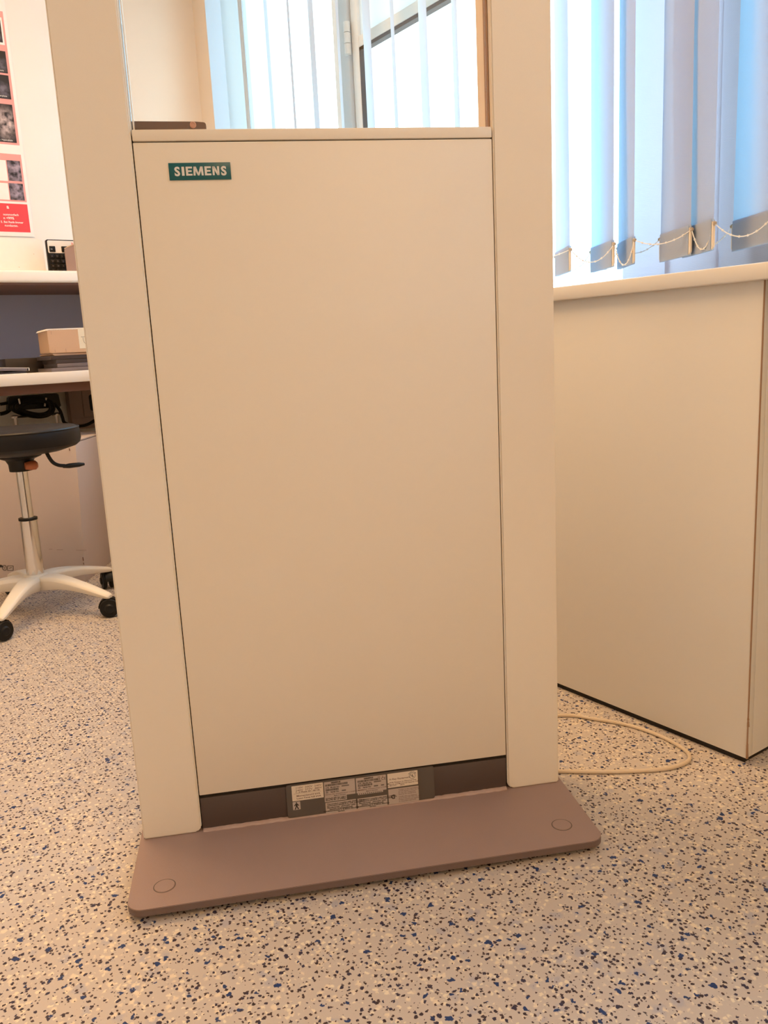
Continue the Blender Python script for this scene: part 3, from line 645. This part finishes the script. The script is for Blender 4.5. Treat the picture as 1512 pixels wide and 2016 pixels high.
# under the desk: cable cradle, coil, socket box
cc = thing('cable_coil', 'black cable coil bunched in a bracket under the desk behind the stool', 'cable', (.75, 3.5, .57))
def K(px, py, y=3.5): return at(px, py, 1, y)-Vector((.75, 3.5, .57))
b = B()
for k in range(5):
    cx, cy = 67+random.uniform(-3, 3), 801+random.uniform(-3, 3)
    b.tube([K(cx+(42-2.5*k)*math.cos(a*PI/8), cy+(17-1.2*k)*math.sin(a*PI/8)+3*math.sin(a*PI/4), 3.46-.012*k) for a in range(16)], .0065, M['black'], 8, 3, True)
b.tube([K(0, 796), K(15, 793), K(30, 786), K(60, 782), K(95, 783), K(108, 795)], .006, M['black'], 8, 4)
b.tube([K(0, 815), K(12, 812), K(24, 803), K(36, 796)], .0075, M['black'], 8, 4)
b.build('coil', cc)
B().prism([(-.10, -.02), (.10, -.02), (.095, .035), (-.09, .035)], 1, -.02, .03, M['black'], .004, Matrix.Translation(K(66, 795, 3.5))).build('bracket', cc)
B().tube([K(108, 795, 3.45), K(118, 808, 3.45), K(123, 822, 3.44), K(127, 832, 3.44), K(140, 837, 3.44), K(155, 839, 3.44), K(172, 836, 3.45), K(190, 826, 3.46), K(215, 815, 3.5)], .0065, M['black'], 8, 4).build('power_lead', cc)
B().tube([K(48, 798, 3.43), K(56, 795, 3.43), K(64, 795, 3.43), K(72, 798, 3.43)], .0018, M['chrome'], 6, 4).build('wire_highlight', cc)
for (x0, y0, x1, y1) in ((37, 785, 41, 802), (91, 783, 88, 800)): B().tube([K(x0, y0, 3.42), K(x1, y1, 3.42)], .0035, M['pin'], 8).build('screw', cc)
for px, py in ((30, 823), (111, 818)):
    q = K(px, py, 3.45); b = B(); b.lathe([(0, 0), (.016, 0), (.016, .007), (.007, .012), (0, .012)], M['pin'], q, 16); b.lathe([(0, -.034), (.006, -.034), (.0065, -.02), (.006, 0), (0, 0)], M['pin'], q, 12)
    b.build('bolt', cc)
B().box((-.09, -.065, -.042), (.085, -.02, -.036), M['black'], .001).build('tray', cc)
so = thing('socket_box', 'square beige wall socket housing under the desk, at the screen edge', 'socket', (.97, YA-.055, .56))
B().box((-.070, 0, -.105), (.13, .055, .092), M['taupe'], .004).build('housing', so)
B().prism(rrect(-.018, -.055, .09, .055, .004), 1, -.006, 0, M['taupe'], .001).build('plate', so)
B().prism(rrect(.008, -.034, .075, .034, .010), 1, -.0085, -.006, M['black'], .001).build('socket', so)
B().box((-.065, -.004, -.098), (.125, .0, -.062), M['taupe'], .001).build('trunking_lid', so)

# big box under the desk
t = math.radians(34); bxr = thing('storage_carton', 'large white carton on the floor behind the stool, printed handling symbols', 'box', (.690, 2.79, 0), -t)
wC = .60; dC = .45; hC = .470
b = B(); b.box((-wC, 0, 0), (0, dC, hC), M['whitecard'], .0015)
for v in b.bm.verts:
    if v.co.z > hC*.5: v.co.x += .022
b.build('body', bxr)
B().prism([(0, -.001), (.02, .003), (.25, .002), (.25, .006), (0, .004)], 1, .002, .35, M['whitecard'], mtx=Matrix.Translation((-.228, 0, hC))).build('flap', bxr)
bxm = Matrix.Translation((.690, 2.79, 0)) @ Matrix.Rotation(-t, 4, 'Z'); bn = bxm.to_3x3() @ Vector((0, -1, 0)); bi = bxm.inverted()
def bl_(px, py): return bi @ atp(px, py, Vector((.690, 2.79, 0)), bn)
pm = B()
def ln(p, q, r_=.0011, m='taupe'): a = bl_(*p); c = bl_(*q); a.y = c.y = -.0004; pm.tube([a, c], r_, M[m], 5)
for (x0, y0, x1, y1) in ((15, 1114, 26, 1114), (26, 1114, 26, 1123), (26, 1123, 15, 1123), (15, 1123, 15, 1114), (18, 1119, 23, 1117)): ln((x0, y0), (x1, y1), .0009, 'ink')
a = bl_(9, 1118); pm.tube([(a.x+.007*math.cos(k*PI/6), -.0004, a.z+.009*math.sin(k*PI/6)) for k in range(12)], .001, M['ink'], 5, 1, True)
pm.text('2', .012, M['ink'], face(a.x-.003, -.0008, a.z-.004))
a = bl_(1, 1117); pm.prism([(a.x+.010*math.cos(k*PI/8), a.z+.009*math.sin(k*PI/8)) for k in range(9)], 1, -.0008, 0, M['ink'])
for p, q in (((97, 1081), (103, 1081)), ((112, 1082), (124, 1082)), ((150, 1083), (170, 1083))): ln(p, q, .0008)
pm.build('printed_symbols', bxr)
st = B()
for z, w, h in ((.045, .004, .010), (.062, .003, .006), (.075, .004, .012), (.445, .004, .008)): st.prism([(-.0006, 0), (w*.5, 0), (w*.3, h), (-.0006, h)], 1, -.002, .004, M['under'], mtx=Matrix.Translation((0, 0, z)))
st.build('worn_corner', bxr)

# ------------------------------------------------------------------ stool
sx0, sy0 = .492, 2.56
sto = thing('rolling_stool', 'round black stool on chrome column with white five-star wheeled base', 'stool', (sx0, sy0, 0))
B().lathe([(0, .468), (.06, .470), (.12, .478), (.160, .490), (.170, .498), (.1735, .510), (.173, .530), (.170, .541), (.160, .547), (.12, .5495), (0, .550)], M['vinyl'], n=64).build('seat', sto)
B().lathe([(.1665, .5425), (.169, .5455), (.1722, .5425), (.171, .539)], M['vinyl'], n=64).build('seat_piping', sto)
B().lathe([(0, .425), (.032, .425), (.033, .445), (.040, .458), (.060, .466), (.060, .476), (0, .476)], M['black'], n=32).build('seat_mount', sto)
B().lathe([(0, .285), (.0165, .285), (.0165, .427), (0, .427)], M['chrome'], n=32).build('gas_spring', sto)
cl = B().lathe([(0, .10), (.0245, .10), (.0245, .280), (0, .280)], M['chrome'], n=36).build('column', sto)
B().lathe([(.016, .279), (.0262, .279), (.0262, .286), (.016, .287)], M['black'], n=36).build('collar', cl)
def T_(px, py, y): return at(px, py, 1, y)-Vector((sx0, sy0, 0))
lv = B().tube([T_(88, 884, 2.47), T_(97, 901, 2.465), T_(105, 911, 2.46), T_(116, 916, 2.46), T_(128, 917, 2.46)], .0055, M['black'], 8, 4)
q = T_(145, 916, 2.46); lv.lathe([(0, -.032), (.006, -.030), (.0095, -.012), (.009, .015), (.005, .030), (0, .032)], M['black'], q, 14, Matrix.Rotation(PI/2, 4, 'Y') @ Matrix.Diagonal((.75, 1, 1, 1)))
lv.build('height_lever', sto)
q = T_(64, 916, 2.52); B().lathe([(0, -.022), (.010, -.020), (.0135, -.006), (.0135, .008), (.008, .014), (0, .015)], M['orange'], q, 20, Matrix.Rotation(PI/2, 4, 'Y')).build('tension_knob', sto)
hub = B().lathe([(0, .070), (.030, .070), (.036, .080), (.038, .100), (.034, .112), (.026, .116), (0, .116)], M['starwhite'], n=36).build('hub', sto)
def arm():
    t = bmesh.new(); rings = []
    secs = [(.015, .060, .112, .034), (.05, .064, .1155, .030), (.09, .072, .114, .026), (.14, .071, .104, .0225), (.19, .064, .0915, .020), (.235, .056, .079, .0175), (.262, .053, .071, .0150), (.268, .055, .066, .011)]
    for r_, z0, z1, hw in secs:
        c = .006; ring_ = [(-hw, z0), (hw, z0), (hw, z1-c), (hw-c, z1-.001), (0, z1), (-hw+c, z1-.001), (-hw, z1-c)]
        rings.append([t.verts.new((r_, y, z)) for y, z in ring_])
    for A, C in zip(rings, rings[1:]):
        for i in range(7): t.faces.new((A[i], A[(i+1) % 7], C[(i+1) % 7], C[i]))
    t.faces.new(rings[0]); t.faces.new(rings[-1]); bmesh.ops.recalc_face_normals(t, faces=t.faces); return t
ax = B(); ax.absorb(arm(), M['starwhite']); arm0 = ax.build('leg', sto)
sd = arm0.modifiers.new('sub', 'SUBSURF'); sd.levels = 1; sd.render_levels = 1
b = B()
for s_ in (-1, 1):
    b.lathe([(0, .004), (.020, .004), (.0255, .006), (.027, .010), (.027, .015), (.0255, .018), (.014, .019), (.010, .023), (0, .024)], M['black'], (.006, 0, .0275), 28, Matrix.Rotation(-s_*PI/2, 4, 'X'))
cas0 = b.build('caster', arm0, loc=(.252, 0, 0))
hd = B(); hd.tube([(.0, 0, .03), (.0, 0, .058)], .008, M['black'], 10)
hd.prism([(.006+.031*math.cos(math.radians(a)), .0275+.031*math.sin(math.radians(a))) for a in range(20, 181, 16)] + [(-.012, .03), (.012, .03)], 1, -.0105, .0105, M['black'], .001)
hd0 = hd.build('caster_hood', arm0, loc=(.252, 0, 0))
for k, a in enumerate((-56, -124, 22, 95, 165)):
    a = math.radians(a)
    if k == 0: L0, c0, h0 = arm0, cas0, hd0
    else:
        L0 = arm0.copy(); COL.objects.link(L0); L0.parent = sto
        c0 = cas0.copy(); COL.objects.link(c0); c0.parent = L0; h0 = hd0.copy(); COL.objects.link(h0); h0.parent = L0
    L0.rotation_euler = (0, 0, a); sp_ = (.6, -.5, 1.1, .3, -.8)[k]; c0.rotation_euler = (0, 0, sp_); h0.rotation_euler = (0, 0, sp_)
